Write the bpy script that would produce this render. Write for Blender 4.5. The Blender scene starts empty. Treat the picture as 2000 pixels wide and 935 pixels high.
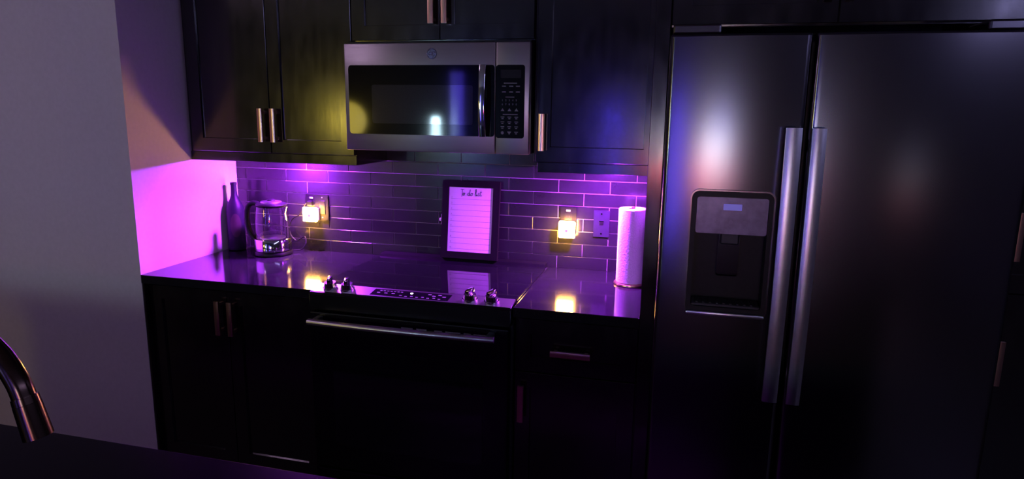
import bpy, bmesh, math, random
from mathutils import Vector, Matrix
random.seed(4)
C = bpy.context.scene.collection
sc = bpy.context.scene
PI = math.pi

# ------------------------------------------------------------------ camera
CAM = Vector((2.1329, -2.8487, 1.5976)); YAW, PITCH, ROLL, FPX = .2453, .1914, .0144, 1285.4
fw = Vector((-math.sin(YAW), math.cos(YAW), 0)); rt = Vector((math.cos(YAW), math.sin(YAW), 0)); up = Vector((0, 0, 1))
f2 = fw*math.cos(PITCH) - up*math.sin(PITCH); u2 = up*math.cos(PITCH) + fw*math.sin(PITCH)
r3 = rt*math.cos(ROLL) + u2*math.sin(ROLL); u3 = u2*math.cos(ROLL) - rt*math.sin(ROLL)
cd = bpy.data.cameras.new('camera'); cam = bpy.data.objects.new('camera', cd); C.objects.link(cam)
cam.matrix_world = Matrix(((r3.x, u3.x, -f2.x, CAM.x), (r3.y, u3.y, -f2.y, CAM.y), (r3.z, u3.z, -f2.z, CAM.z), (0, 0, 0, 1)))
cd.sensor_width = 36; cd.lens = FPX/2000*36; cd.clip_start = .02
sc.camera = cam
# ------------------------------------------------------------------ world, exposure (the room is closed: all light comes from its lamps and added sources)
w = bpy.data.worlds.new('night'); sc.world = w; w.use_nodes = True
w.node_tree.nodes['Background'].inputs[0].default_value = (.01, .011, .02, 1)
w.node_tree.nodes['Background'].inputs[1].default_value = .3
sc.view_settings.view_transform = 'Standard'; sc.view_settings.look = 'None'
sc.view_settings.exposure = 0; sc.view_settings.gamma = 1; sc.view_settings.use_curve_mapping = False
# strengths of lamps and added sources (used by the lamps' builders below)
LED_COL, LED_POW = (.42, .032, 1.0), 5400
NIGHT_COL, NIGHT_POW = (1.0, .45, .07), 260
AMBER_COL, AMBER_POW = (1.0, .76, .10), 14
FILL_STRIP_COL, FILL_STRIP_POW = (.42, .39, .85), 36
FILL_DOME_COL, FILL_DOME_POW = (.84, .52, .92), 28
TUBE_POW, CYAN_POW = 40, 80
TV_POW = 14

# ------------------------------------------------------------------ materials
MATS = {}
def mat(name, col, rough=.5, metal=0, noise=0, nscale=30, stretch=(1, 1, 1), bump=0, rvar=0, trans=0, ior=1.45, coat=0, spec=.5, coat_rough=.08):
    m = bpy.data.materials.new(name); m.use_nodes = True
    nt = m.node_tree; b = nt.nodes['Principled BSDF']
    b.inputs['Base Color'].default_value = (*col, 1); b.inputs['Roughness'].default_value = rough
    b.inputs['Metallic'].default_value = metal; b.inputs['IOR'].default_value = ior
    b.inputs['Transmission Weight'].default_value = trans; b.inputs['Coat Weight'].default_value = coat
    b.inputs['Coat Roughness'].default_value = coat_rough; b.inputs['Specular IOR Level'].default_value = spec
    if noise or bump or rvar:
        tc = nt.nodes.new('ShaderNodeTexCoord'); mp = nt.nodes.new('ShaderNodeMapping'); nz = nt.nodes.new('ShaderNodeTexNoise')
        mp.inputs['Scale'].default_value = stretch; nz.inputs['Scale'].default_value = nscale; nz.inputs['Detail'].default_value = 5
        nt.links.new(tc.outputs['Object'], mp.inputs[0]); nt.links.new(mp.outputs[0], nz.inputs['Vector'])
        if noise:
            r = nt.nodes.new('ShaderNodeValToRGB'); nt.links.new(nz.outputs['Fac'], r.inputs[0])
            r.color_ramp.elements[0].position = .3; r.color_ramp.elements[1].position = .7
            r.color_ramp.elements[0].color = (*[c*(1-noise) for c in col], 1); r.color_ramp.elements[1].color = (*[min(1, c*(1+noise)) for c in col], 1)
            nt.links.new(r.outputs[0], b.inputs['Base Color'])
        if rvar:
            mr = nt.nodes.new('ShaderNodeMapRange'); nt.links.new(nz.outputs['Fac'], mr.inputs[0])
            mr.inputs[1].default_value = .3; mr.inputs[2].default_value = .7
            mr.inputs[3].default_value = max(.02, rough-rvar); mr.inputs[4].default_value = rough+rvar
            nt.links.new(mr.outputs[0], b.inputs['Roughness'])
        if bump:
            bp = nt.nodes.new('ShaderNodeBump'); bp.inputs['Strength'].default_value = bump; bp.inputs['Distance'].default_value = .002
            nt.links.new(nz.outputs['Fac'], bp.inputs['Height']); nt.links.new(bp.outputs[0], b.inputs['Normal'])
    MATS[name] = m; return m
def glow(name, col, power):
    m = bpy.data.materials.new(name); m.use_nodes = True; b = m.node_tree.nodes['Principled BSDF']
    b.inputs['Base Color'].default_value = (.8, .8, .8, 1)
    b.inputs['Emission Color'].default_value = (*col, 1); b.inputs['Emission Strength'].default_value = power
    MATS[name] = m; return m
mat('paint', (.62, .60, .60), .75, noise=.03, nscale=60, bump=.12)
mat('ceiling_paint', (.25, .25, .27), .9, noise=.03, nscale=40, bump=.1)
mat('low_bounce_paint', (.07, .07, .085), .8, noise=.05, nscale=60, bump=.1)  # kept dark to cut bounce from the unseen walls
mat('floor_wood', (.05, .035, .03), .45, noise=.4, nscale=6, stretch=(1, 12, 1), bump=.1)
mat('grout', (.30, .29, .30), .8, noise=.1, nscale=200)
for i in range(4):
    k = (.012, .014, .016, .0135)[i]
    mat('tile%d' % i, (k, k*1.02, k*1.12), .2, noise=.12, nscale=8, bump=.08, rvar=.04)
mat('counter', (.010, .010, .012), .09, noise=.5, nscale=300, spec=.6)
mat('cabinet', (.007, .0055, .0055), .165, noise=.35, nscale=9, stretch=(3, 3, 1), bump=.09, rvar=.04, spec=1.0, coat=.5, coat_rough=.15)
mat('vent_black', (.006, .006, .007), .5, noise=.1, nscale=50, spec=.1)
mat('island_stone', (.004, .004, .005), .25, noise=.4, nscale=300, spec=.04)
mat('cabinet_inside', (.02, .016, .014), .6, noise=.2, nscale=20)
mat('copper', (.80, .50, .36), .28, 1, noise=.03, nscale=30)
mat('steel', (.46, .46, .45), .36, 1, noise=.04, nscale=40, stretch=(.3, 1, 20), rvar=.05)
mat('slate_steel', (.20, .195, .215), .19, 1, noise=.03, nscale=60, stretch=(10, 1, .3))
mat('handle_steel', (.62, .62, .64), .30, 1, noise=.05, nscale=60)
mat('chrome', (.75, .75, .77), .07, 1, noise=.03, nscale=20)
mat('oven_black', (.05, .05, .055), .25, 1, noise=.05, nscale=40)
mat('mw_glass', (.006, .006, .008), .055, noise=.2, nscale=30, spec=.35)
mat('panel_steel', (.36, .35, .37), .38, 1, noise=.06, nscale=60, stretch=(.3, 8, 8))
mat('black_glass', (.006, .006, .008), .04, noise=.2, nscale=30, spec=.6)
mat('window_glass', (.03, .032, .034), .05, noise=.15, nscale=300, spec=.6)
mat('black_plastic', (.006, .006, .007), .38, noise=.2, nscale=80, spec=.3)
mat('dark_plastic', (.03, .03, .034), .4, noise=.15, nscale=80)
mat('plate_black', (.004, .004, .005), .5, noise=.15, nscale=50, spec=.2)
mat('jack_plate', (.016, .016, .026), .5, 0, noise=.1, nscale=60, spec=.2)
mat('grey_print', (.30, .30, .32), .6, noise=.05, nscale=30)
mat('white_plastic', (.8, .8, .8), .35, noise=.03, nscale=40)
mat('paper', (.80, .78, .80), .8, noise=.02, nscale=80)
mat('ink', (.02, .02, .025), .7, noise=.1, nscale=90)
mat('towel', (.85, .83, .84), .95, noise=.05, nscale=180, bump=.9)
mat('bottle', (.009, .009, .016), .5, noise=.15, nscale=20, bump=.05, spec=.25)
mat('bottle_oval', (.02, .012, .012), .6, noise=.2, nscale=30)
mat('frame_black', (.007, .0065, .0065), .6, noise=.2, nscale=40, stretch=(1, 1, .2), spec=.12)
mat('glass', (.98, .98, .98), .0, trans=1, noise=.004, nscale=5)
mat('disp_panel', (.17, .15, .24), .3, .5, noise=.25, nscale=35)
mat('bronze', (.10, .065, .05), .2, 1, noise=.1, nscale=30)
mat('fabric_shade', (.75, .6, .4), .9, noise=.1, nscale=80)
glow('led', LED_COL, LED_POW)
glow('night_glow', NIGHT_COL, NIGHT_POW)
glow('lamp_glow', AMBER_COL, AMBER_POW)
glow('fill_strip_glow', FILL_STRIP_COL, FILL_STRIP_POW)
glow('blue_tube', (.10, .06, 1.0), TUBE_POW)
glow('soft_blue_tube', (.10, .06, 1.0), 8)
glow('cyan_tube', (.55, .85, 1.0), CYAN_POW)
glow('fill_dome_glow', FILL_DOME_COL, FILL_DOME_POW)
glow('indicator', (1, 1, 1), 3)
glow('blue_display', (.05, .03, .5), .5)
# television picture: bright pale shape over a red field, blue surround
def tv_mat(mname, power):
    m = bpy.data.materials.new(mname); m.use_nodes = True; nt = m.node_tree; b = nt.nodes['Principled BSDF']
    tc = nt.nodes.new('ShaderNodeTexCoord'); col = None
    base = nt.nodes.new('ShaderNodeRGB'); base.outputs[0].default_value = (.004, .003, .03, 1); prev = base.outputs[0]
    for cx, cz, rx, rz, c in ((.36, .22, .34, .18, (.95, .10, .16, 1)), (.72, .20, .22, .14, (.5, .02, .10, 1)), (.50, .58, .34, .26, (.9, 1, 1, 1)), (.58, .90, .22, .09, (.08, .06, .9, 1))):
        mp = nt.nodes.new('ShaderNodeMapping'); mp.inputs['Location'].default_value = (-cx/rx, 0, -cz/rz); mp.inputs['Scale'].default_value = (1/rx, 0, 1/rz)
        ln = nt.nodes.new('ShaderNodeVectorMath'); ln.operation = 'LENGTH'
        mr = nt.nodes.new('ShaderNodeMapRange'); mr.inputs[1].default_value = .75; mr.inputs[2].default_value = 1.05; mr.inputs[3].default_value = 1; mr.inputs[4].default_value = 0
        mx = nt.nodes.new('ShaderNodeMix'); mx.data_type = 'RGBA'; mx.inputs[7].default_value = c
        nt.links.new(tc.outputs['Generated'], mp.inputs[0]); nt.links.new(mp.outputs[0], ln.inputs[0]); nt.links.new(ln.outputs['Value'], mr.inputs[0])
        nt.links.new(mr.outputs[0], mx.inputs[0]); nt.links.new(prev, mx.inputs[6]); prev = mx.outputs[2]
    b.inputs['Base Color'].default_value = (.01, .01, .01, 1); b.inputs['Roughness'].default_value = .3
    nt.links.new(prev, b.inputs['Emission Color']); b.inputs['Emission Strength'].default_value = power
    MATS[mname] = m
tv_mat('tv_picture', TV_POW); tv_mat('reflection_picture', 1.4)

# ------------------------------------------------------------------ mesh helpers
ORI = {}
def nb(): return bmesh.new()
def box(bm, x0, x1, y0, y1, z0, z1, bev=0, seg=2):
    vs = [bm.verts.new((x, y, z)) for x in (x0, x1) for y in (y0, y1) for z in (z0, z1)]
    fs = [bm.faces.new([vs[i] for i in q]) for q in ((0, 1, 3, 2), (4, 6, 7, 5), (0, 4, 5, 1), (2, 3, 7, 6), (0, 2, 6, 4), (1, 5, 7, 3))]
    if bev:
        es = list({e for f in fs for e in f.edges})
        bmesh.ops.bevel(bm, geom=es, offset=bev, segments=seg, affect='EDGES', profile=.5)
    return bm
def prism_x(bm, yz, x0, x1, bev=0):
    a = [bm.verts.new((x0, y, z)) for y, z in yz]; b = [bm.verts.new((x1, y, z)) for y, z in yz]
    n = len(yz); fs = [bm.faces.new(a[::-1]), bm.faces.new(b)]
    for i in range(n): fs.append(bm.faces.new((a[i], a[(i+1) % n], b[(i+1) % n], b[i])))
    if bev:
        bmesh.ops.bevel(bm, geom=list({e for f in fs for e in f.edges}), offset=bev, segments=2, affect='EDGES')
    return bm
def lathe(bm, cx, cy, prof, n=32, cap=True):
    rings = []
    for r, z in prof:
        rings.append([bm.verts.new((cx+r*math.cos(2*PI*i/n), cy+r*math.sin(2*PI*i/n), z)) for i in range(n)])
    for a, b in zip(rings, rings[1:]):
        for i in range(n): bm.faces.new((a[i], a[(i+1) % n], b[(i+1) % n], b[i]))
    if cap: bm.faces.new(rings[0][::-1]); bm.faces.new(rings[-1])
    return bm
def sweep(bm, path, cross, side=None):
    # cross: list of (a,b) in the frame (side vector, normal); path list of Vectors
    path = [Vector(p) for p in path]; rings = []; s0 = Vector(side) if side else None; prev = None
    for i, p in enumerate(path):
        t = (path[min(i+1, len(path)-1)] - path[max(i-1, 0)]).normalized()
        if s0 is not None: s = (s0 - t*s0.dot(t)).normalized()
        else:
            if prev is None:
                ref = Vector((0, 0, 1)) if abs(t.z) < .9 else Vector((1, 0, 0)); s = t.cross(ref).normalized()
            else: s = (prev - t*prev.dot(t)).normalized()
            prev = s
        n = t.cross(s).normalized()
        rings.append([bm.verts.new(p + s*a + n*b) for a, b in cross])
    k = len(cross)
    for a, b in zip(rings, rings[1:]):
        for i in range(k): bm.faces.new((a[i], a[(i+1) % k], b[(i+1) % k], b[i]))
    bm.faces.new(rings[0][::-1]); bm.faces.new(rings[-1])
    return bm
def circ(r, n=10): return [(r*math.cos(2*PI*i/n), r*math.sin(2*PI*i/n)) for i in range(n)]
def rrect(wx, wy, r, n=4):
    out = []
    for cx, cy, a0 in ((wx/2-r, wy/2-r, 0), (-wx/2+r, wy/2-r, 90), (-wx/2+r, -wy/2+r, 180), (wx/2-r, -wy/2+r, 270)):
        for i in range(n+1):
            a = math.radians(a0+90*i/n); out.append((cx+r*math.cos(a), cy+r*math.sin(a)))
    return out
def tube(bm, path, r, n=10): return sweep(bm, path, circ(r, n))
def spline(pts, n=8):
    P = [Vector(p) for p in pts]; P = [P[0]*2-P[1]] + P + [P[-1]*2-P[-2]]; out = []
    for i in range(1, len(P)-2):
        for k in range(n):
            t = k/n; a, b, c, d = P[i-1], P[i], P[i+1], P[i+2]
            out.append(.5*((2*b)+(c-a)*t+(2*a-5*b+4*c-d)*t*t+(3*b-a-3*c+d)*t**3))
    out.append(P[-2]); return out
def disc(bm, c, axis, r, depth, n=20, r2=None):
    # cylinder from c along axis
    c = Vector(c); a = Vector(axis).normalized(); ref = Vector((0, 0, 1)) if abs(a.z) < .9 else Vector((1, 0, 0))
    s = a.cross(ref).normalized(); t = a.cross(s)
    r2 = r if r2 is None else r2; A = []; B = []
    for i in range(n):
        d = s*math.cos(2*PI*i/n)+t*math.sin(2*PI*i/n); A.append(bm.verts.new(c+d*r)); B.append(bm.verts.new(c+a*depth+d*r2))
    bm.faces.new(A[::-1]); bm.faces.new(B)
    for i in range(n): bm.faces.new((A[i], A[(i+1) % n], B[(i+1) % n], B[i]))
    return bm
def ring_xz(bm, outer, inner, y0, y1):
    # flat frame between two outlines of equal length given as (x,z), from y0 (front) to y1 (back)
    n = len(outer); L = [[bm.verts.new((x, y, z)) for x, z in o] for o in (outer, inner) for y in (y0, y1)]
    of, ob, i_f, ib = L
    for k in range(n):
        j = (k+1) % n
        bm.faces.new((of[k], of[j], i_f[j], i_f[k])); bm.faces.new((ob[j], ob[k], ib[k], ib[j]))
        bm.faces.new((of[j], of[k], ob[k], ob[j])); bm.faces.new((i_f[k], i_f[j], ib[j], ib[k]))
    return bm
def rr_xz(x0, x1, z0, z1, r, n=4):
    return [((x0+x1)/2+a, (z0+z1)/2+b) for a, b in rrect(x1-x0, z1-z0, r, n)]
def plate_xz(bm, outline, y0, y1):
    f = [bm.verts.new((x, y0, z)) for x, z in outline]; b = [bm.verts.new((x, y1, z)) for x, z in outline]
    bm.faces.new(f); bm.faces.new(b[::-1]); n = len(f)
    for k in range(n): j = (k+1) % n; bm.faces.new((f[j], f[k], b[k], b[j]))
    return bm
def link(name, bm, m, parent=None, smooth=False, xf=None):
    """one mesh object; vertices arrive in world coordinates, the origin goes to the middle of its bottom"""
    if xf is not None: bmesh.ops.transform(bm, matrix=xf, verts=bm.verts)
    bmesh.ops.recalc_face_normals(bm, faces=bm.faces)
    lo = Vector([min(v.co[i] for v in bm.verts) for i in range(3)]); hi = Vector([max(v.co[i] for v in bm.verts) for i in range(3)])
    o0 = Vector(((lo.x+hi.x)/2, (lo.y+hi.y)/2, lo.z))
    for v in bm.verts: v.co -= o0
    me = bpy.data.meshes.new(name); bm.to_mesh(me); bm.free()
    if smooth:
        for p in me.polygons: p.use_smooth = True
        me.set_sharp_from_angle(angle=math.radians(smooth if smooth is not True else 40))
    me.materials.append(MATS[m])
    o = bpy.data.objects.new(name, me); C.objects.link(o); ORI[o.name] = o0
    if parent: o.parent = parent; o.location = o0 - ORI[parent.name]
    else: o.location = o0
    return o
def thing(name, loc, label, cat, group=None):
    o = bpy.data.objects.new(name, None); C.objects.link(o); o.location = loc; ORI[o.name] = Vector(loc); o.empty_display_size = .05
    return tag(o, label, cat, group)
def tag(o, label, cat, group=None):
    o['label'] = label; o['category'] = cat
    if group: o['group'] = group
    return o
def struct(o): o['kind'] = 'structure'; return o
def text_bm(body, x, z, size, y, align='CENTER', depth=.0004):
    cu = bpy.data.curves.new('t', 'FONT'); cu.body = body; cu.size = size; cu.align_x = align; cu.extrude = depth
    o = bpy.data.objects.new('t', cu); me = bpy.data.meshes.new_from_object(o)
    bm = nb(); bm.from_mesh(me); bpy.data.objects.remove(o); bpy.data.curves.remove(cu); bpy.data.meshes.remove(me)
    bmesh.ops.transform(bm, matrix=Matrix.Translation((x, y, z)) @ Matrix.Rotation(PI/2, 4, 'X'), verts=bm.verts)
    return bm
def merge(bm, other):
    me = bpy.data.meshes.new('tmp'); other.to_mesh(me); other.free(); bm.from_mesh(me); bpy.data.meshes.remove(me); return bm

# ------------------------------------------------------------------ dimensions
H, CT = .914, .036              # counter height and slab thickness
DF = -.659                      # counter front
RX0, RX1 = .790, 1.590          # range
MX0, MX1 = .8206, 1.5776        # microwave
XE = 2.035                      # counter right end
ZR, ZC = 1.3665, 1.405          # light rail bottom, wall cabinet bottom
UF = -.327                      # wall cabinet door front
ZT = 2.30
X0R, X1R, Y0R, ZCE = -3.4, 5.0, -6.6, 2.80

# ------------------------------------------------------------------ the room
struct(link('floor', box(nb(), X0R, X1R, Y0R, .1, -.05, 0), 'floor_wood'))
struct(link('ceiling', box(nb(), X0R, X1R, Y0R, .1, ZCE, ZCE+.05), 'ceiling_paint'))
struct(link('wall_left', box(nb(), X0R, 0, DF+.004, .1, 0, ZCE), 'paint'))
wb = struct(link('wall_back', box(nb(), 0, X1R, .004, .1, 0, ZCE), 'paint'))
struct(link('wall_right', box(nb(), X1R, X1R+.08, Y0R, .1, 0, ZCE), 'low_bounce_paint'))
struct(link('wall_front', box(nb(), X0R, X1R, Y0R-.08, Y0R, 0, ZCE), 'low_bounce_paint'))
struct(link('wall_far_left', box(nb(), X0R-.08, X0R, Y0R, .1, 0, ZCE), 'low_bounce_paint'))
# tiled backsplash: running bond, every tile its own piece
TL, TP, TX0, G = .225, .0566, .0539, .0030
ZB, ZTOP = .9126, 1.437
link('grout', box(nb(), .001, XE, .0005, .0045, ZB, ZTOP), 'grout', wb)
tile_mesh = {}
for k in range(10):
    z0 = ZB + TP*k + G/2; z1 = min(ZB+TP*(k+1)-G/2, ZTOP)
    if z1-z0 < .012: continue
    off = TX0 - TL + (TL/2 if k % 2 else 0)
    for n in range(-1, 11):
        x0 = max(off+TL*n+G/2, .002); x1 = min(off+TL*(n+1)-G/2, XE-.001)
        if x1-x0 < .012: continue
        key = (round(x1-x0, 4), round(z1-z0, 4), random.randrange(4))
        if key not in tile_mesh:
            t = link('tile', box(nb(), x0, x1, -.0025+random.uniform(-.0004, .0004), .004, z0, z1, .0009, 1), 'tile%d' % key[2], wb); tile_mesh[key] = t
        else:
            s = tile_mesh[key]; t = s.copy(); C.objects.link(t); t.parent = wb; t.location = s.location.copy()
            t.location.x += (x0+x1)/2-(ORI[s.name].x); t.location.z += z0-ORI[s.name].z

# ------------------------------------------------------------------ cabinets
def shaker(bm, x0, x1, z0, z1, yf, th=.02, st=.057, str_r=None, dep=.009):
    sr = st if str_r is None else str_r
    # bevelled outer slab with recessed field
    o = [(x0, z0), (x1, z0), (x1, z1), (x0, z1)]; i = [(x0+st, z0+st), (x1-sr, z0+st), (x1-sr, z1-st), (x0+st, z1-st)]
    b = .0015
    ob = [(x0+b, z0+b), (x1-b, z0+b), (x1-b, z1-b), (x0+b, z1-b)]
    i2 = [(x0+st+.002, z0+st+.002), (x1-sr-.002, z0+st+.002), (x1-sr-.002, z1-st-.002), (x0+st+.002, z1-st-.002)]
    lv = [(o, yf+th), (o, yf+b), (ob, yf), (i, yf), (i2, yf+dep)]
    R = [[bm.verts.new((x, y, z)) for x, z in L] for L, y in lv]
    for A, B in zip(R, R[1:]):
        for k in range(4): bm.faces.new((A[k], A[(k+1) % 4], B[(k+1) % 4], B[k]))
    bm.faces.new(R[0][::-1]); bm.faces.new(R[-1]); return bm
def bow(hw=.011, th=.009, sag=.0018, n=8):
    # bar section with a gently rounded face: (across, outwards)
    return [(-hw+2*hw*k/n, th+sag*(1-(2*k/n-1)**2)) for k in range(n+1)] + [(hw, 0), (-hw, 0)]
def pull_v(parent, x, z0, z1, yf):
    bm = nb(); sec = bow(); L = [[bm.verts.new((x+a, yf-.023-b, z)) for a, b in sec] for z in (z0, z1)]
    for k in range(len(sec)): j = (k+1) % len(sec); bm.faces.new((L[0][k], L[0][j], L[1][j], L[1][k]))
    bm.faces.new(L[0][::-1]); bm.faces.new(L[1])
    for z in (z0+.016, z1-.016): box(bm, x-.006, x+.006, yf-.026, yf+.001, z-.006, z+.006)
    return link('handle', bm, 'copper', parent, smooth=30)
def pull_h(parent, x0, x1, z, yf):
    bm = nb(); sec = bow(); L = [[bm.verts.new((x, yf-.023-b, z+a)) for a, b in sec] for x in (x0, x1)]
    for k in range(len(sec)): j = (k+1) % len(sec); bm.faces.new((L[0][k], L[0][j], L[1][j], L[1][k]))
    bm.faces.new(L[0][::-1]); bm.faces.new(L[1])
    for x in (x0+.016, x1-.016): box(bm, x-.006, x+.006, yf-.026, yf+.001, z-.006, z+.006)
    return link('handle', bm, 'copper', parent, smooth=30)
def wall_cab(x0, x1, z0, z1, label, doors, rail=True, yf=UF, group=None, rail_x=None, skirt=None):
    t = thing('wall_cabinet', ((x0+x1)/2, yf/2, z0), label, 'cabinet', group)
    link('body', box(nb(), x0, x1, yf+.0215, -.006, z0, z1, .001, 1), 'cabinet', t)
    if rail:
        ra, rb = rail_x or (x0, x1)
        link('light_rail', box(nb(), ra, rb, -.310, -.293, ZR, z0+.0005, .0012, 1), 'cabinet', t)
    if skirt: link('side_skirt', box(nb(), skirt, skirt+.016, -.2925, -.006, ZR, z0+.0005), 'cabinet', t)
    for (a, b, za, zb, hx, hz0, hz1, sr) in doors:
        d = link('door', shaker(nb(), a, b, za, zb, yf, str_r=sr), 'cabinet', t)
        if hx: pull_v(d, hx, hz0, hz1, yf)
    return t
wall_cab(.002, .8185, ZC, ZT, 'dark wall cabinet with two doors and paired copper handles above the glass kettle',
         [(.028, .4240, ZC+.004, ZT-.004, .396, 1.456, 1.597, None), (.4275, .8165, ZC+.004, ZT-.004, .4555, 1.456, 1.597, None)], skirt=.8020)
wall_cab(1.5795, 2.0345, ZC, ZT, 'dark wall cabinet with one door and a single copper handle above the paper towels',
         [(1.5895, 2.0335, ZC+.004, ZT-.004, 1.6175, 1.452, 1.592, .030)], rail_x=(1.5945, 2.0345), skirt=1.5950)
wall_cab(.8195, 1.5785, 1.866, ZT, 'short dark two-door cabinet directly above the microwave',
         [(.8215, 1.1975, 1.870, ZT-.004, 1.1715, 1.929, 2.069, None), (1.2005, 1.5765, 1.870, ZT-.004, 1.2265, 1.929, 2.069, None)], rail=False)
wall_cab(2.0855, 3.0385, 1.862, ZT, 'dark deep cabinet over the top of the refrigerator',
         [(2.0875, 2.560, 1.868, ZT-.004, 2.532, 1.93, 2.07, None), (2.5635, 3.0365, 1.868, ZT-.004, 2.592, 1.93, 2.07, None)], rail=False, yf=-.66)
tag(link('refrigerator_end_panel', box(nb(), 2.0365, 2.0835, -.66, -.002, 0, ZT, .0015, 1), 'cabinet'),
    'tall dark wood panel standing between the countertop and the refrigerator', 'panel')

def base_cab(x0, x1, label):
    t = thing('base_cabinet', ((x0+x1)/2, -.3, 0), label, 'cabinet')
    link('body', box(nb(), x0, x1, -.61, -.004, .10, H-CT-.0005), 'cabinet', t)
    link('toe_kick', box(nb(), x0, x1, -.545, -.52, 0, .0995), 'cabinet_inside', t); return t
bc = base_cab(.002, .787, 'dark base cabinet with two doors and upright handles under the kettle counter')
link('filler', box(nb(), .002, .0105, -.6535, -.6102, .10, H-CT-.0005), 'cabinet', bc)
d = link('door', shaker(nb(), .012, .3850, .105, .868, -.631), 'cabinet', bc); pull_v(d, .3575, .688, .830, -.631)
d = link('door', shaker(nb(), .3885, .784, .105, .868, -.631), 'cabinet', bc); pull_v(d, .4165, .688, .830, -.631)
bc = base_cab(1.593, 2.034, 'dark base cabinet with a drawer and a horizontal handle under the paper towel counter')
d = link('drawer', shaker(nb(), 1.596, 2.031, .668, .868, -.631), 'cabinet', bc); pull_h(d, 1.730, 1.872, .755, -.631)
d = link('door', shaker(nb(), 1.596, 2.031, .105, .664, -.631), 'cabinet', bc); pull_v(d, 1.624, .48, .62, -.631)
pc = thing('pantry_cabinet', (3.32, -.33, 0), 'tall dark pantry cabinet with a copper handle beyond the refrigerator', 'cabinet')
link('body', box(nb(), 3.045, 3.60, -.61, -.006, .10, ZT), 'cabinet', pc)
link('toe_kick', box(nb(), 3.045, 3.60, -.545, -.52, 0, .0995), 'cabinet_inside', pc)
d = link('door', shaker(nb(), 3.048, 3.597, .105, 1.08, -.631), 'cabinet', pc); pull_v(d, 3.106, .80, .94, -.631)
d = link('door', shaker(nb(), 3.048, 3.597, 1.084, ZT-.004, -.631), 'cabinet', pc); pull_v(d, 3.106, 1.188, 1.331, -.631)

# ------------------------------------------------------------------ countertops
tag(link('countertop', box(nb(), .002, .7885, DF, -.003, H-CT, H, .002, 2), 'counter'), 'glossy black countertop slab carrying the kettle and bottle', 'countertop')
tag(link('countertop', box(nb(), 1.5915, XE, DF, -.003, H-CT, H, .002, 2), 'counter'), 'glossy black countertop slab carrying the paper towel roll', 'countertop')

# ------------------------------------------------------------------ range
rg = thing('range', ((RX0+RX1)/2, -.35, 0), 'slide-in electric range with glass cooktop and front control panel', 'range')
link('body', box(nb(), RX0+.002, RX1-.002, -.645, -.004, .03, .912), 'dark_plastic', rg)
link('cooktop', box(nb(), RX0, RX1, -.590, -.068, .9125, .9245, .003, 2), 'black_glass', rg)
link('rear_vent', prism_x(nb(), [(-.0675, .9125), (-.004, .9125), (-.004, .9365), (-.058, .9365)], RX0+.004, RX1-.004, .002), 'vent_black', rg)
cp = link('control_panel', prism_x(nb(), [(-.5905, .9250), (-.5905, .87), (-.655, .842), (-.678, .846), (-.678, .906), (-.671, .914)], RX0+.0005, RX1-.002, .0025), 'oven_black', rg, smooth=30)
# frame of the sloped face
s0, s1 = Vector((0, -.5905, .9250)), Vector((0, -.671, .914)); sl = (s1-s0).normalized(); sn = Vector((0, sl.z, -sl.y))
if sn.z < 0: sn = -sn
def on_panel(x, t, h=0): v = s0 + (s1-s0)*t + sn*h; return Vector((x, v.y, v.z))
def panel_patch(bm, x0, x1, t0, t1, h0, h1):
    A = [bm.verts.new(on_panel(x, t, h)) for h in (h0, h1) for x, t in ((x0, t0), (x1, t0), (x1, t1), (x0, t1))]
    for q in ((0, 1, 2, 3), (7, 6, 5, 4), (0, 4, 5, 1), (1, 5, 6, 2), (2, 6, 7, 3), (3, 7, 4, 0)): bm.faces.new([A[i] for i in q])
    return bm
link('panel_plate', panel_patch(nb(), RX0+.004, RX1-.0055, .02, .965, -.0006, .0006), 'panel_steel', cp)
ds = link('touch_display', panel_patch(nb(), 1.035, 1.345, .16, .86, .0002, .0011), 'black_glass', cp)
bm = nb()
for k in range(7): panel_patch(bm, 1.060+k*.014, 1.069+k*.014, .30 + .0*k, .36, .0010, .0016)
for k in range(3): panel_patch(bm, 1.055+k*.030, 1.067+k*.030, .52, .60, .0010, .0016)
for k in range(8): panel_patch(bm, 1.150+k*.022, 1.160+k*.022, .66+.06*(k % 2), .73+.06*(k % 2), .0010, .0016)
for k in range(4): panel_patch(bm, 1.255+k*.020, 1.268+k*.020, .30+.14*(k % 2), .38+.14*(k % 2), .0010, .0016)
link('printed_marks', bm, 'grey_print', cp)['kind'] = 'stuff'
link('indicator_light', disc(nb(), on_panel(1.190, .38, .0005), sn, .0055, .002, 14), 'indicator', cp)
for kx in (.860, .932, 1.424, 1.506):
    bm = nb(); c = on_panel(kx, .56, .0005)
    disc(bm, c, sn, .0275, .008, 28); disc(bm, c+sn*.008, sn, .0245, .018, 28, .0215)
    kn = link('knob', bm, 'chrome', rg, smooth=30)
    # bar grip across the knob, pointing up the slope
    bm = nb(); box(bm, -.0075, .0075, -.023, .023, 0, .020, .0025, 2)
    ang = {.860: .35, .932: .30, 1.424: -.25, 1.506: -.3}[kx]
    zx = Vector((1, 0, 0)); M = Matrix((zx.to_tuple()+(0,), (-sl).to_tuple()+(0,), sn.to_tuple()+(0,), (0, 0, 0, 1))).transposed()
    M = Matrix.Translation(c+sn*.0255) @ M @ Matrix.Rotation(ang, 4, 'Z')
    link('grip', bm, 'chrome', kn, smooth=30, xf=M)
od = link('oven_door', box(nb(), RX0+.006, RX1-.006, -.690, -.6455, .200, .838, .005, 2), 'oven_black', rg)
link('oven_window', plate_xz(nb(), rr_xz(RX0+.10, RX1-.10, .30, .70, .02), -.6925, -.690), 'black_glass', od)
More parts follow.
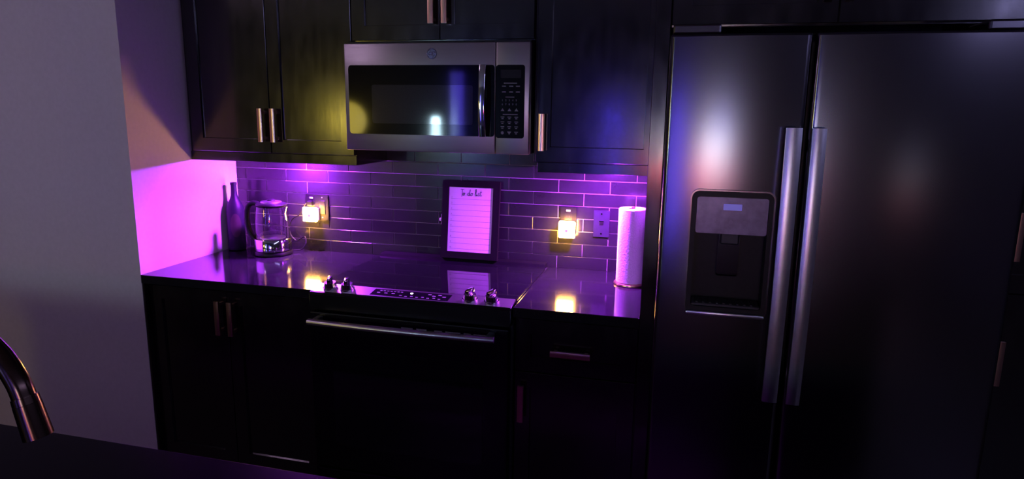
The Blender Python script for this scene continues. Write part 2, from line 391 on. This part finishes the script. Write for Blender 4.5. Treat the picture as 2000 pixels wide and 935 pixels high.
for a, b in ((1.175, 1.22), (1.235, 1.275), (1.305, 1.335), (1.348, 1.405), (1.418, 1.445), (1.455, 1.50)): link('vent_slot', box(nb(), a, b, -.6915, -.690, .806, .811), 'grey_print', od)
pth = [(x, -.742-.010*(1-((x-1.1845)/.3625)**2), .8155) for x in [.822+.725*i/24 for i in range(25)]]
bm = nb(); sweep(bm, pth, rrect(.026, .022, .0105, 4), side=(0, 1, 0))
oh = link('handle', bm, 'handle_steel', od, smooth=35)
for x in (.845, 1.524): link('handle_bracket', box(nb(), x-.012, x+.012, -.741, -.6905, .805, .826, .003, 1), 'handle_steel', od)
link('storage_drawer', box(nb(), RX0+.006, RX1-.006, -.688, -.6455, .060, .190, .004, 2), 'oven_black', rg)
for x in (RX0+.05, RX1-.05):
    for y in (-.60, -.06): link('levelling_foot', disc(nb(), (x, y, 0), (0, 0, 1), .018, .0295, 12), 'black_plastic', rg)

# ------------------------------------------------------------------ microwave
mw = thing('microwave', ((MX0+MX1)/2, -.2, 1.438), 'stainless over-the-range microwave with dark window and keypad', 'microwave')
MY = -.3955
link('body', box(nb(), MX0+.003, MX1-.003, -.362, -.006, 1.440, 1.8635), 'black_plastic', mw)
XS = 1.4465
md = link('door', box(nb(), MX0, XS-.001, MY, -.3625, 1.438, 1.8533, .004, 2), 'steel', mw, smooth=30)
fr = link('black_glass', plate_xz(nb(), rr_xz(.838, XS-.003, 1.503, 1.770, .012), MY-.0015, MY+.001), 'mw_glass', md)
link('window', plate_xz(nb(), rr_xz(.938, 1.357, 1.546, 1.695, .008), MY-.0022, MY-.0012), 'window_glass', md)
pth = [(1.404, MY-.030-.012*(1-((z-1.636)/.132)**2), z) for z in [1.504+.264*i/20 for i in range(21)]]
bm = nb(); sweep(bm, pth, rrect(.027, .012, .005, 4), side=(1, 0, 0))
for z in (1.517, 1.755): box(bm, 1.396, 1.412, MY-.031, MY-.001, z-.006, z+.006)
link('handle', bm, 'chrome', md, smooth=35)
# round monogram badge
bm = nb(); cxb, czb = 1.192, 1.812
def arc(cx, cz, r, a0, a1, n=24): return [(cx+r*math.cos(math.radians(a0+(a1-a0)*i/n)), cz+r*math.sin(math.radians(a0+(a1-a0)*i/n))) for i in range(n+1)]
def stroke(bm, pts, y, r, n=6): tube(bm, [(x, y, z) for x, z in pts], r, n)
disc(bm, (cxb, MY+.001, czb), (0, -1, 0), .0205, .0022, 28)
lg = link('badge', bm, 'slate_steel', md)
bm = nb(); stroke(bm, arc(cxb, czb, .0185, 0, 360, 36), MY-.002, .0011)
for a in range(4): stroke(bm, arc(cxb+.0145*math.cos(PI/2*a+.4), czb+.0145*math.sin(PI/2*a+.4), .0028, a*90+100, a*90+330, 8), MY-.002, .0007)
stroke(bm, arc(cxb-.0042, czb+.001, .0058, 40, 330, 16)+[(cxb+.001, czb+.0005), (cxb-.002, czb+.0005)], MY-.002, .0011)
stroke(bm, arc(cxb+.0062, czb+.0035, .0035, 20, 260, 10)+arc(cxb+.0062, czb-.0035, .0042, 110, 340, 10), MY-.002, .0011)
link('monogram', bm, 'chrome', md, smooth=True)
ct = link('control_panel', box(nb(), XS+.001, MX1, MY, -.3625, 1.438, 1.8533, .004, 2), 'steel', mw, smooth=30)
kp = link('keypad', plate_xz(nb(), rr_xz(XS+.0025, 1.5595, 1.499, 1.770, .010), MY-.0015, MY+.001), 'black_glass', ct)
link('clock_display', plate_xz(nb(), rr_xz(1.466, 1.545, 1.722, 1.752, .003), MY-.002, MY-.0012), 'window_glass', ct)
bm = nb(); yk = MY-.0019
def bar(x0, x1, z, h=.0035): box(bm, x0, x1, yk, yk+.0006, z-h/2, z+h/2)
bar(1.479, 1.530, 1.703, .003)
for z in (1.692, 1.671):
    for x in (1.472, 1.500, 1.526): bar(x, x+.015, z)
bar(1.486, 1.520, 1.652, .003); bar(1.476, 1.534, 1.588, .003)
for r_, s_ in enumerate(('12345', '67890')):
    for k_, ch in enumerate(s_): merge(bm, text_bm(ch, 1.474+.0135*k_, 1.637-.015*r_, .0095, yk))
for k_, z in enumerate((1.575, 1.557, 1.539, 1.519)):
    for j, x in enumerate((1.475, 1.502, 1.529)):
        if k_ == 3 and j == 1: plate_xz(bm, [(x-.008, z+.005), (x+.008, z+.005), (x, z-.007)], yk, yk+.0006)
        elif k_ == 3 and j == 0: plate_xz(bm, [(x+.006*math.cos(a*PI/5), z+.006*math.sin(a*PI/5)) for a in range(10)], yk, yk+.0006)
        else: bar(x-.007, x+.007, z+.003, .003); bar(x-.004, x+.004, z-.003, .003)
for j, x in enumerate((1.475, 1.502, 1.529)): plate_xz(bm, [(x-.007, 1.600), (x+.007, 1.600), (x, 1.611)], yk, yk+.0006)
link('printed_marks', bm, 'grey_print', ct)['kind'] = 'stuff'
bm = nb(); box(bm, MX0+.02, MX1-.02, -.345, -.03, 1.4345, 1.4398); link('underside_vent', bm, 'dark_plastic', mw)

# ------------------------------------------------------------------ refrigerator
FR = thing('refrigerator', (2.545, -.47, 0), 'dark stainless side-by-side refrigerator with ice dispenser and twin handles', 'refrigerator')
FY = -.910; FZ0, FZ1 = .070, 1.8136
link('body', box(nb(), 2.094, 2.998, -.832, -.02, .025, 1.800, .004, 1), 'dark_plastic', FR)
bm = nb(); box(bm, 2.10, 2.99, -.845, -.8325, .005, .066); link('base_grille', bm, 'black_plastic', FR)
HX0, HX1, HZ0, HZ1 = 2.185, 2.389, 1.046, 1.378
def fridge_door(x0, x1, hole=None):
    bm = nb(); xc, hw = (x0+x1)/2, (x1-x0)/2
    def yy(x):
        e = min(x-x0, x1-x); y = FY + .008*((x-xc)/hw)**2 - .003
        if e < .014: y += .014-math.sqrt(max(0, .014**2-(.014-e)**2))
        return y
    xs = {x0+(x1-x0)*i/24 for i in range(25)} | {x0+.014*(1-math.cos(PI/2*i/6)) for i in range(7)} | {x1-.014*(1-math.cos(PI/2*i/6)) for i in range(7)}
    zs = {FZ0, FZ1, FZ0+.006, FZ1-.006}
    if hole: xs |= {hole[0], hole[1]}; xs = {x for x in xs if not any(0 < abs(x-h) < .004 for h in hole[:2])}; zs |= {hole[2], hole[3]}
    xs = sorted(xs); zs = sorted(zs); V = {}
    for i, x in enumerate(xs):
        for j, z in enumerate(zs):
            V[i, j] = bm.verts.new((x, yy(x) + (.006 if j in (0, len(zs)-1) else 0), z))
    for i in range(len(xs)-1):
        for j in range(len(zs)-1):
            if hole and hole[0]-1e-6 <= xs[i] < hole[1]-1e-6 and hole[2]-1e-6 <= zs[j] < hole[3]-1e-6: continue
            bm.faces.new((V[i, j], V[i+1, j], V[i+1, j+1], V[i, j+1]))
    nx, nz = len(xs)-1, len(zs)-1
    B = [bm.verts.new((x, -.8335, z)) for x, z in ((x0, FZ0), (x1, FZ0), (x1, FZ1), (x0, FZ1))]
    if not hole: bm.faces.new(B[::-1])
    bm.faces.new([V[0, j] for j in range(nz+1)]+[B[3], B[0]]); bm.faces.new([V[nx, j] for j in range(nz, -1, -1)]+[B[1], B[2]])
    bm.faces.new([V[i, 0] for i in range(nx, -1, -1)]+[B[0], B[1]]); bm.faces.new([V[i, nz] for i in range(nx+1)]+[B[2], B[3]])
    return bm
fd = link('door', fridge_door(2.0900, 2.4590, (HX0, HX1, HZ0, HZ1)), 'slate_steel', FR, smooth=35)
fd2 = link('door', fridge_door(2.4680, 3.0000), 'slate_steel', FR, smooth=35)
SGN = -1
def fridge_handle(par, x0, x1):
    bm = nb(); za, zb_ = .790, 1.566
    pth = [((x0+x1)/2, -.948-.014*(1-((z-1.178)/.388)**2), z) for z in [za+(zb_-za)*i/32 for i in range(33)]]
    hw = (x1-x0)/2; sec = [(-hw+2*hw*k/12, .003+.003*(1-(2*k/12-1)**2)) for k in range(13)] + [(hw, -.008), (-hw, -.008)]
    sweep(bm, pth, [(a, SGN*b) for a, b in sec], side=(1, 0, 0))
    for z in (za+.03, zb_-.03): box(bm, (x0+x1)/2-.010, (x0+x1)/2+.010, -.950, -.9055, z-.014, z+.014, .002, 1)
    return link('handle', bm, 'handle_steel', par, smooth=35)
fridge_handle(fd, 2.4060, 2.4460); fridge_handle(fd2, 2.4700, 2.5060)
dp = link('dispenser', ring_xz(nb(), rr_xz(2.175, 2.397, 1.026, 1.388, .022, 5), rr_xz(2.190, 2.384, 1.050, 1.371, .010, 5), -.922, -.900), 'black_plastic', FR, smooth=40)
link('trim_ring', ring_xz(nb(), rr_xz(2.172, 2.400, 1.023, 1.391, .024, 5), rr_xz(2.176, 2.396, 1.027, 1.387, .021, 5), -.9225, -.905), 'slate_steel', dp, smooth=40)
bm = nb()   # recess: open box
a0, a1, b0, b1 = 2.1865, 2.3875, 1.0475, 1.3765
P = [bm.verts.new((x, y, z)) for y in (-.904, -.838) for x, z in ((a0, b0), (a1, b0), (a1, b1), (a0, b1))]
for q in ((0, 1, 5, 4), (1, 2, 6, 5), (2, 3, 7, 6), (3, 0, 4, 7), (4, 5, 6, 7)): bm.faces.new([P[i] for i in q])
link('recess', bm, 'black_plastic', dp)
dpanel = link('control_panel', plate_xz(nb(), rr_xz(2.191, 2.383, 1.266, 1.370, .006), -.918, -.890), 'disp_panel', dp)
link('display', plate_xz(nb(), rr_xz(2.263, 2.313, 1.334, 1.352, .002), -.919, -.9175), 'blue_display', dp)
for k in range(5): link('touch_button', disc(nb(), (2.212+.037*k, -.9178, 1.300), (0, -1, 0), .006, .0008, 14), 'disp_panel', dp)
bm = nb(); prism_x(bm, [(-.885, 1.262), (-.850, 1.262), (-.850, 1.14), (-.862, 1.13), (-.876, 1.14)], 2.258, 2.318, .003); link('dispenser_paddle', bm, 'slate_steel', dp)
bm = nb(); box(bm, 2.262, 2.314, -.898, -.850, 1.232, 1.2655, .004, 1); link('spout', bm, 'dark_plastic', dp)
bm = nb(); box(bm, 2.192, 2.382, -.915, -.842, 1.0490, 1.058, .002, 1)
for k in range(9): box(bm, 2.205+.019*k, 2.211+.019*k, -.910, -.848, 1.058, 1.0605)
link('drip_tray', bm, 'dark_plastic', dp)
bm = nb(); box(bm, 2.178, 2.394, -.934, -.9205, 1.026, 1.038, .004, 2); link('sill', bm, 'handle_steel', dp, smooth=35)
for x0, x1 in ((2.096, 2.225), (2.865, 2.994)):
    bm = nb(); box(bm, x0, x1, -.895, -.76, 1.8145, 1.842, .006, 2); link('hinge_cover', bm, 'slate_steel', FR)

# ------------------------------------------------------------------ under-cabinet lights
def led_fixture(x, y, label):
    t = thing('under_cabinet_light', (x, y, 1.377), label, 'light')
    link('housing', lathe(nb(), x, y, [(.030, 1.3845), (.034, 1.387), (.034, 1.4048)], 32), 'white_plastic', t, smooth=35)
    link('lens', lathe(nb(), x, y, [(.024, 1.3765), (.030, 1.378), (.030, 1.384)], 32), 'led', t, smooth=35)
led_fixture(.43, -.105, 'violet puck light beneath the two-door wall cabinet')
led_fixture(1.845, -.235, 'violet puck light beneath the single-door wall cabinet')

# ------------------------------------------------------------------ outlets, night lights, jack
YW = -.0031
def receptacle(par, x, zc):
    bm = nb(); plate_xz(bm, rr_xz(x-.0165, x+.0165, zc-.033, zc+.033, .003), YW-.0072, YW-.0058); r = link('receptacle', bm, 'black_plastic', par)
    bm = nb()
    for dz in (-.0195, .0195):
        for dx in (-.0063, .0063): box(bm, x+dx-.001, x+dx+.001, YW-.0077, YW-.0071, zc+dz-.004, zc+dz+.004)
        disc(bm, (x, YW-.0071, zc+dz-.010), (0, -1, 0), .0022, .0006, 10)
    link('slots', bm, 'ink', r)['kind'] = 'stuff'
    bm = nb(); box(bm, x-.009, x+.009, YW-.0079, YW-.0070, zc+.0415, zc+.0495); link('highlight_mark', bm, 'white_plastic', par); return r  # white patch: left outlet's painted highlight, right plate's printed mark
ol = thing('outlet_plate', (.443, YW, 1.068), 'black double wall plate behind the glowing plug near the kettle', 'outlet')
link('plate', plate_xz(nb(), rr_xz(.382, .504, 1.068, 1.192, .004), YW-.006, YW), 'plate_black', ol)
receptacle(ol, .415, 1.130)
bm = nb(); box(bm, .4555, .4885, YW-.0085, YW-.0058, 1.097, 1.163, .001, 1); link('rocker_switch', bm, 'black_plastic', ol)
for z in (1.179, 1.081): link('screw', disc(nb(), (.472, YW-.006, z), (0, -1, 0), .003, .001, 10), 'grey_print', ol)
orr = thing('outlet_plate', (1.676, YW, 1.070), 'black single wall plate between the picture frame and the phone jack', 'outlet')
link('plate', plate_xz(nb(), rr_xz(1.640, 1.712, 1.070, 1.190, .004), YW-.006, YW), 'plate_black', orr)
receptacle(orr, 1.676, 1.130)
def night_light(x, zc, w_, h_, label):
    t = thing('night_light', (x, YW-.03, zc-h_/2), label, 'night light', 'plug-in night lights')
    y0 = YW-.0080
    link('case', box(nb(), x-w_/2+.004, x+w_/2-.004, y0-.022, y0, zc-h_/2+.004, zc+h_/2-.004, .004, 2), 'white_plastic', t)
    link('glowing_lens', box(nb(), x-w_/2, x+w_/2, y0-.040, y0-.0223, zc-h_/2, zc+h_/2, .006, 2), 'night_glow', t, smooth=40)
    bm = nb(); disc(bm, (x-.001, y0-.0395, zc-.004), (0, -1, 0), .008, .0015, 16); link('sensor', bm, 'white_plastic', t)
night_light(.425, 1.098, .074, .070, 'square amber night light glowing in the double outlet beside the kettle')
night_light(1.677, 1.096, .072, .074, 'square amber night light glowing in the single outlet beside the phone jack')
jk = thing('phone_jack_plate', (1.8225, YW, 1.066), 'small grey-violet phone jack plate left of the paper towel roll', 'wall plate')
link('plate', plate_xz(nb(), rr_xz(1.788, 1.857, 1.066, 1.182, .003), YW-.006, YW), 'jack_plate', jk)
bm = nb(); box(bm, 1.8135, 1.8315, YW-.0070, YW-.0055, 1.118, 1.134, .0005, 1); j = link('socket', bm, 'black_plastic', jk)
bm = nb(); box(bm, 1.8125, 1.8325, YW-.0078, YW-.0058, 1.134, 1.1375); link('socket_lip', bm, 'chrome', j)
for z in (1.081, 1.168):
    bm = nb(); disc(bm, (1.8225, YW-.006, z), (0, -1, 0), .0036, .0014, 12); link('screw', bm, 'chrome', jk)

# ------------------------------------------------------------------ kettle, power base, bottle
kx, ky = .277, -.135
pb = thing('kettle_power_base', (kx, ky, H), 'round black power base with a cord, under the glass kettle', 'kettle base')
link('base', lathe(nb(), kx, ky, [(.080, H+.0002), (.088, H+.003), (.089, H+.012), (.084, H+.021), (.06, H+.023)], 40), 'black_plastic', pb, smooth=40)
cord = spline([(kx+.06, ky+.05, H+.010), (kx+.100, ky+.075, H+.012), (kx+.122, ky+.085, H+.040), (kx+.112, ky+.095, H+.072), (kx+.085, ky+.100, H+.060), (kx+.060, ky+.102, H+.050), (kx+.030, ky+.104, H+.075), (kx+.022, ky+.106, H+.115), (.318, -.030, 1.068), (.352, -.028, 1.088), (.378, -.028, 1.118), (.392, -.028, 1.146), (.404, -.028, 1.150)], 8)
link('cord', tube(nb(), cord, .0032, 8), 'black_plastic', pb, smooth=True)
bm = nb(); box(bm, .402, .428, -.032, YW-.0082, 1.139, 1.161, .003, 2); link('plug', bm, 'black_plastic', pb)
kt = thing('glass_kettle', (kx, ky, H+.0235), 'clear glass electric kettle with steel band and black handle', 'kettle')
z0 = H+.0235
link('steel_band', lathe(nb(), kx, ky, [(.078, z0), (.086, z0+.001), (.0865, z0+.052), (.084, z0+.056), (.060, z0+.057)], 48), 'chrome', kt, smooth=35)
link('heating_plate', lathe(nb(), kx, ky, [(.058, z0+.0575), (.058, z0+.0595), (.05, z0+.0605)], 40), 'handle_steel', kt, smooth=35)
prof = [(.0785, z0+.0575), (.0795, z0+.085), (.0785, z0+.130), (.0745, z0+.178), (.0700, z0+.210)]
bm = nb(); lathe(bm, kx, ky, prof+[(r-.003, z) for r, z in prof[::-1]], 48, cap=False)
n = 48; bm.verts.ensure_lookup_table()
a = [bm.verts[i] for i in range(n)]; b = [bm.verts[n*9+i] for i in range(n)]
for i in range(n): bm.faces.new((b[i], b[(i+1) % n], a[(i+1) % n], a[i]))
gl = link('glass_jug', bm, 'glass', kt, smooth=60)
for v in gl.data.vertices:      # pinched pouring lip on the far side from the handle
    if v.co.z > .115:
        a_ = math.atan2(v.co.y, v.co.x); q = max(0, math.cos(a_+.15))**14*(v.co.z-.115)/.03
        v.co.x += .018*q*math.cos(.15); v.co.y -= .018*q*math.sin(.15)
link('lid_rim', lathe(nb(), kx, ky, [(.062, z0+.204), (.0700, z0+.2105), (.072, z0+.214), (.069, z0+.220), (.05, z0+.225)], 40), 'black_plastic', kt, smooth=35)
ld = link('lid', lathe(nb(), kx, ky, [(.049, z0+.2252), (.047, z0+.230), (.030, z0+.233)], 36), 'handle_steel', kt, smooth=35)
bm = nb(); lathe(bm, kx, ky, [(.017, z0+.2332), (.019, z0+.238), (.014, z0+.241)], 20); link('lid_knob', bm, 'black_plastic', ld, smooth=35)
bm = nb(); ha = math.radians(192); hd = Vector((math.cos(ha), math.sin(ha), 0))
hp = spline([Vector((kx, ky, z0+.214))+hd*.060, Vector((kx, ky, z0+.220))+hd*.088, Vector((kx, ky, z0+.200))+hd*.113, Vector((kx, ky, z0+.140))+hd*.120, Vector((kx, ky, z0+.080))+hd*.110, Vector((kx, ky, z0+.040))+hd*.082], 8)
sweep(bm, hp, rrect(.030, .022, .008, 3), side=(-hd.y, hd.x, 0)); link('handle', bm, 'black_plastic', kt, smooth=50)
bx, by = .052, -.100
bt = thing('wine_bottle', (bx, by, H), 'tall matte dark violet bottle standing in the counter corner', 'bottle')
link('body', lathe(nb(), bx, by, [(.030, H+.0005), (.040, H+.003), (.0415, H+.012), (.0415, H+.190), (.039, H+.212), (.031, H+.232), (.021, H+.250), (.0155, H+.268), (.0140, H+.290), (.0135, H+.318), (.0155, H+.319), (.0155, H+.330), (.0105, H+.331), (.0105, H+.322)], 36), 'bottle', bt, smooth=35)
bm = nb(); NL = 14     # brownish oval wrapped on the side facing the room
for i in range(NL):
    pass
cen = bm.verts.new((bx+.0421*math.cos(-.95), by+.0421*math.sin(-.95), H+.125)); rg_ = []
for i in range(28):
    a_ = -.95+.62*math.cos(2*PI*i/28); zz = H+.125+.058*math.sin(2*PI*i/28); rg_.append(bm.verts.new((bx+.0421*math.cos(a_), by+.0421*math.sin(a_), zz)))
mid = []
for i in range(28):
    a_ = -.95+.31*math.cos(2*PI*i/28); zz = H+.125+.029*math.sin(2*PI*i/28); mid.append(bm.verts.new((bx+.0421*math.cos(a_), by+.0421*math.sin(a_), zz)))
for i in range(28): bm.faces.new((rg_[i], rg_[(i+1) % 28], mid[(i+1) % 28], mid[i])); bm.faces.new((mid[i], mid[(i+1) % 28], cen))
link('label', bm, 'bottle_oval', bt, smooth=True)

# ------------------------------------------------------------------ paper towels
px_, py_ = 1.9690, -.200
ph = thing('paper_towel_holder', (px_, py_, H), 'copper paper towel stand with round foot and upright rod', 'stand')
link('foot', lathe(nb(), px_, py_, [(.064, H+.0003), (.0665, H+.003), (.0655, H+.009), (.060, H+.011)], 40), 'copper', ph, smooth=35)
bm = nb(); lathe(bm, px_, py_, [(.0055, H+.0105), (.0055, H+.312), (.0075, H+.313), (.0075, H+.318), (.005, H+.320)], 16); link('rod', bm, 'copper', ph, smooth=35)
pr = thing('paper_towel_roll', (px_, py_, H+.0115), 'white quilted paper towel roll upright on the copper stand', 'paper towel')
bm = nb(); lathe(bm, px_, py_, [(.0205, H+.0118), (.0555, H+.0118), (.0575, H+.014), (.0575, H+.309), (.0555, H+.3115), (.0205, H+.3115)], 64, cap=False); 
n = 64; bm.verts.ensure_lookup_table()
for i in range(n): bm.faces.new((bm.verts[i], bm.verts[(i+1) % n], bm.verts[5*n+(i+1) % n], bm.verts[5*n+i]))
link('sheets', bm, 'towel', pr, smooth=35)
bm = nb()   # loose end of the sheet
A = [[bm.verts.new((px_+(.0590+.002*q)*math.cos(t), py_+(.0590+.002*q)*math.sin(t), z)) for z in (H+.014, H+.309)] for q, t in [(i/8, math.radians(-145+8*i)) for i in range(9)]]
A += [[bm.verts.new((px_+(.0578)*math.cos(t), py_+(.0578)*math.sin(t), z)) for z in (H+.014, H+.309)] for t in [math.radians(-81-8*i) for i in range(9)]]
for i in range(len(A)): j = (i+1) % len(A); bm.faces.new((A[i][0], A[j][0], A[j][1], A[i][1]))
bm.faces.new([a_[1] for a_ in A]); bm.faces.new([a_[0] for a_ in A][::-1]); link('loose_sheet', bm, 'towel', pr, smooth=35)

# ------------------------------------------------------------------ framed to-do list (built flat in x,z at y=0, then leaned back)
tilt = math.atan2(.044, .350)
FM = Matrix.Translation((1.2335, -.0700, .9398)) @ Matrix.Rotation(-tilt, 4, 'X')
pf = thing('to_do_list_frame', (1.2335, -.06, .9372), 'black picture frame with a printed to-do list leaning behind the cooktop', 'frame')
link('frame', ring_xz(nb(), [(-.135, 0), (.135, 0), (.135, .353), (-.135, .353)], [(-.104, .030), (.104, .030), (.104, .324), (-.104, .324)], 0, .018), 'frame_black', pf, xf=FM)
pp = link('paper_sheet', box(nb(), -.1035, .1035, .005, .0075, .0305, .3235), 'paper', pf, xf=FM)
link('backing', box(nb(), -.1035, .1035, .0078, .017, .0305, .3235), 'frame_black', pf, xf=FM)
for k in range(10): link('ruled_line', box(nb(), -.094, .097, .0046, .0052, .270-.0252*k, .2708-.0252*k), 'ink', pp, xf=FM)
bm = nb()
for k in range(10): merge(bm, text_bm(str(k+1), -.090, .274-.0252*k, .010, .0048))
link('line_numbers', bm, 'grey_print', pp, xf=FM)['kind'] = 'stuff'
# handwritten heading "To do list": pen strokes, unit x-height
U = [
 [(-.25, 1.75), (.1, 1.95), (.6, 1.85), (1.15, 1.95)], [(.45, 1.88), (.40, 1.0), (.32, .0), (.28, -.35)],
 [(1.25, .85), (.85, .75), (.72, .35), (.90, .02), (1.22, .10), (1.38, .5), (1.20, .85), (1.05, .70), (1.40, .62), (1.65, .72)],
 [(3.35, .75), (2.95, .85), (2.60, .50), (2.70, .05), (3.05, .10), (3.40, .70), (3.62, 1.95), (3.45, 1.2), (3.38, .3), (3.55, .0), (3.85, .35)],
 [(4.45, .85), (4.05, .75), (3.92, .35), (4.10, .02), (4.42, .10), (4.58, .5), (4.40, .85), (4.25, .70), (4.60, .62), (4.85, .72)],
 [(5.65, .40), (6.05, 1.2), (6.12, 1.9), (5.90, 2.0), (5.78, 1.4), (5.76, .3), (5.95, .0), (6.25, .4)],
 [(6.35, .85), (6.32, .2), (6.48, .0), (6.75, .4)], [(6.36, 1.25), (6.38, 1.32)],
 [(7.42, .82), (7.18, .95), (7.02, .72), (7.25, .48), (7.38, .22), (7.15, .0), (6.92, .14)],
 [(7.98, 1.75), (7.90, .9), (7.86, .2), (8.03, .0), (8.30, .35)], [(7.62, 1.12), (8.28, 1.22)]]
bm = nb()
for s_ in U:
    pts = spline([(-.0465+.0117*x, .0046, .286+.0148*y) for x, y in s_], 5)
    tube(bm, pts, .00105, 5)
link('heading', bm, 'ink', pp, xf=FM)['kind'] = 'stuff'
bm = nb(); box(bm, -.1385, -.1355, .006, .012, .150, .198, .0008, 1); box(bm, -.147, -.1383, .005, .013, .166, .180, .002, 1); link('side_clip', bm, 'white_plastic', pf, xf=FM)

# ------------------------------------------------------------------ island and faucet
IY1, IY0, IX0, IX1 = -1.827, -2.74, -1.0, 3.0  # left end extended out of view to shade the lower cabinets
isl = thing('kitchen_island', (1.0, -2.3, 0), 'dark kitchen island opposite the range, under the faucet', 'island')
link('body', box(nb(), IX0+.03, IX1-.03, IY0+.25, IY1-.03, .10, H-CT-.0005), 'cabinet', isl)
link('toe_kick', box(nb(), IX0+.06, IX1-.06, IY0+.28, IY1-.10, 0, .0995), 'cabinet_inside', isl)
for k in range(6):
    a_ = IX0+.035+.655*k; bm = nb(); shaker(bm, a_, a_+.648, .105, .868, 0)
    M = Matrix.Translation((0, IY1-.0297+.021, 0)) @ Matrix.Diagonal((1, -1, 1, 1)); link('door', bm, 'cabinet', isl, xf=M)
tag(link('island_countertop', box(nb(), IX0, IX1, IY0, IY1, H-CT, H, .002, 2), 'island_stone'), 'black countertop slab of the island under the bronze faucet', 'countertop')
fc = thing('faucet', (1.06, -2.20, H), 'dark bronze gooseneck faucet with pull-down spray head', 'faucet')
FYY = -2.20
neck = spline([(1.060, FYY, H+.045), (1.060, FYY, 1.10), (1.064, FYY, 1.20), (1.092, FYY, 1.268), (1.150, FYY, 1.302), (1.212, FYY, 1.296), (1.258, FYY, 1.266), (1.283, FYY, 1.232), (1.2935, FYY, 1.205)], 6)
link('spout', tube(nb(), neck, .0150, 16), 'bronze', fc, smooth=True)
link('base', lathe(nb(), 1.060, FYY, [(.028, H+.0003), (.028, H+.006), (.022, H+.012), (.020, H+.050)], 24), 'bronze', fc, smooth=35)
d_ = Vector((.275, 0, -1)).normalized(); a_ = Vector((1.2925, FYY, 1.210))
bm = nb(); disc(bm, a_, d_, .0165, .010, 20, .0170); disc(bm, a_+d_*.0105, d_, .0172, .048, 20, .0185); link('spray_head', bm, 'bronze', fc, smooth=35)
bm = nb(); tube(bm, [(1.060, FYY-.018, H+.035), (1.060, FYY-.05, H+.05), (1.060, FYY-.10, H+.075)], .006, 10); link('lever', bm, 'bronze', fc, smooth=35)

# ------------------------------------------------------------------ the living side of the room (unseen; TV and floor lamp inferred, others added)
tv = thing('television', (2.25, Y0R+.04, .80), 'wall-mounted television showing a bright picture, facing the kitchen', 'television')
link('case', box(nb(), 1.62, 2.88, Y0R+.001, Y0R+.05, .80, 1.54, .006, 2), 'black_plastic', tv)
link('screen', box(nb(), 1.635, 2.865, Y0R+.0505, Y0R+.053, .815, 1.525), 'tv_picture', tv)
fx, fy = -2.15, -6.0
fl = thing('floor_lamp', (fx, fy, 0), 'slim floor lamp with a large amber globe in the room corner', 'lamp')
link('foot', lathe(nb(), fx, fy, [(.13, .0005), (.13, .02), (.02, .03)], 32), 'black_plastic', fl, smooth=35)
link('pole', lathe(nb(), fx, fy, [(.012, .03), (.012, 1.22)], 16), 'black_plastic', fl, smooth=35)
link('globe', lathe(nb(), fx, fy, [(.24*math.sin(PI*i/20), 1.46-.24*math.cos(PI*i/20)) for i in range(1, 20)], 32), 'lamp_glow', fl, smooth=True)
cl = thing('added_ceiling_fill', (-1.1, -2.3, ZCE-.07), 'small round ceiling fill light added to brighten the pale wall', 'lamp')  # added unseen light that lifts the pale wall
link('canopy', lathe(nb(), -1.1, -2.3, [(.17, ZCE-.025), (.17, ZCE-.001)], 32), 'white_plastic', cl, smooth=35)
link('diffuser', lathe(nb(), -1.1, -2.3, [(.05, ZCE-.07), (.12, ZCE-.06), (.155, ZCE-.0255)], 32), 'fill_dome_glow', cl, smooth=True)
tag(link('added_fill_strip', box(nb(), X1R-.03, X1R-.005, -6.2, -1.2, 2.60, 2.625), 'fill_strip_glow'), 'pale blue fill strip added along the top of the right-hand side wall', 'light strip')  # added unseen fill for the side wall facing right

for x, zt, lb in ((1.30, 1.75, 'shorter upright blue tube added beside the television for its reflection'), (-.78, 2.1, 'taller upright blue tube added beside the slim post for its reflection')):  # added behind the camera for blue reflections on fridge and microwave
    rt_, mt_ = (.024, 'blue_tube') if x > 0 else (.085, 'soft_blue_tube')
    t = thing('reflection_tube', (x, -6.45, 0), lb, 'lamp', 'added blue tubes')
    link('foot', lathe(nb(), x, -6.45, [(.09, .0005), (.09, .015), (.03, .02), (.03, .3)], 24), 'black_plastic', t, smooth=35)
    link('tube', lathe(nb(), x, -6.45, [(rt_, .3005), (rt_, zt)], 20), mt_, t, smooth=35)
t = thing('reflection_post', (-.95, -6.1, 0), 'slim post with a pale blue glow added for the microwave reflection', 'lamp')  # added glow that makes the bright spot in the microwave glass
link('foot', lathe(nb(), -.95, -6.1, [(.10, .0005), (.10, .015), (.02, .02), (.012, .03), (.012, 1.20)], 24), 'black_plastic', t, smooth=35)
link('shade', lathe(nb(), -.95, -6.1, [(.05, 1.2005), (.06, 1.21), (.05, 1.52)], 24), 'cyan_tube', t, smooth=35)

t = thing('reflection_panel', (4.42, Y0R+.02, .68), 'small glowing panel added past the television for the fridge reflection', 'screen')  # added glow for the pale blob on the right fridge door
link('case', box(nb(), 4.18, 4.66, Y0R+.001, Y0R+.03, .68, 1.26, .005, 2), 'black_plastic', t)
link('screen', box(nb(), 4.20, 4.64, Y0R+.0305, Y0R+.033, .70, 1.24), 'reflection_picture', t)
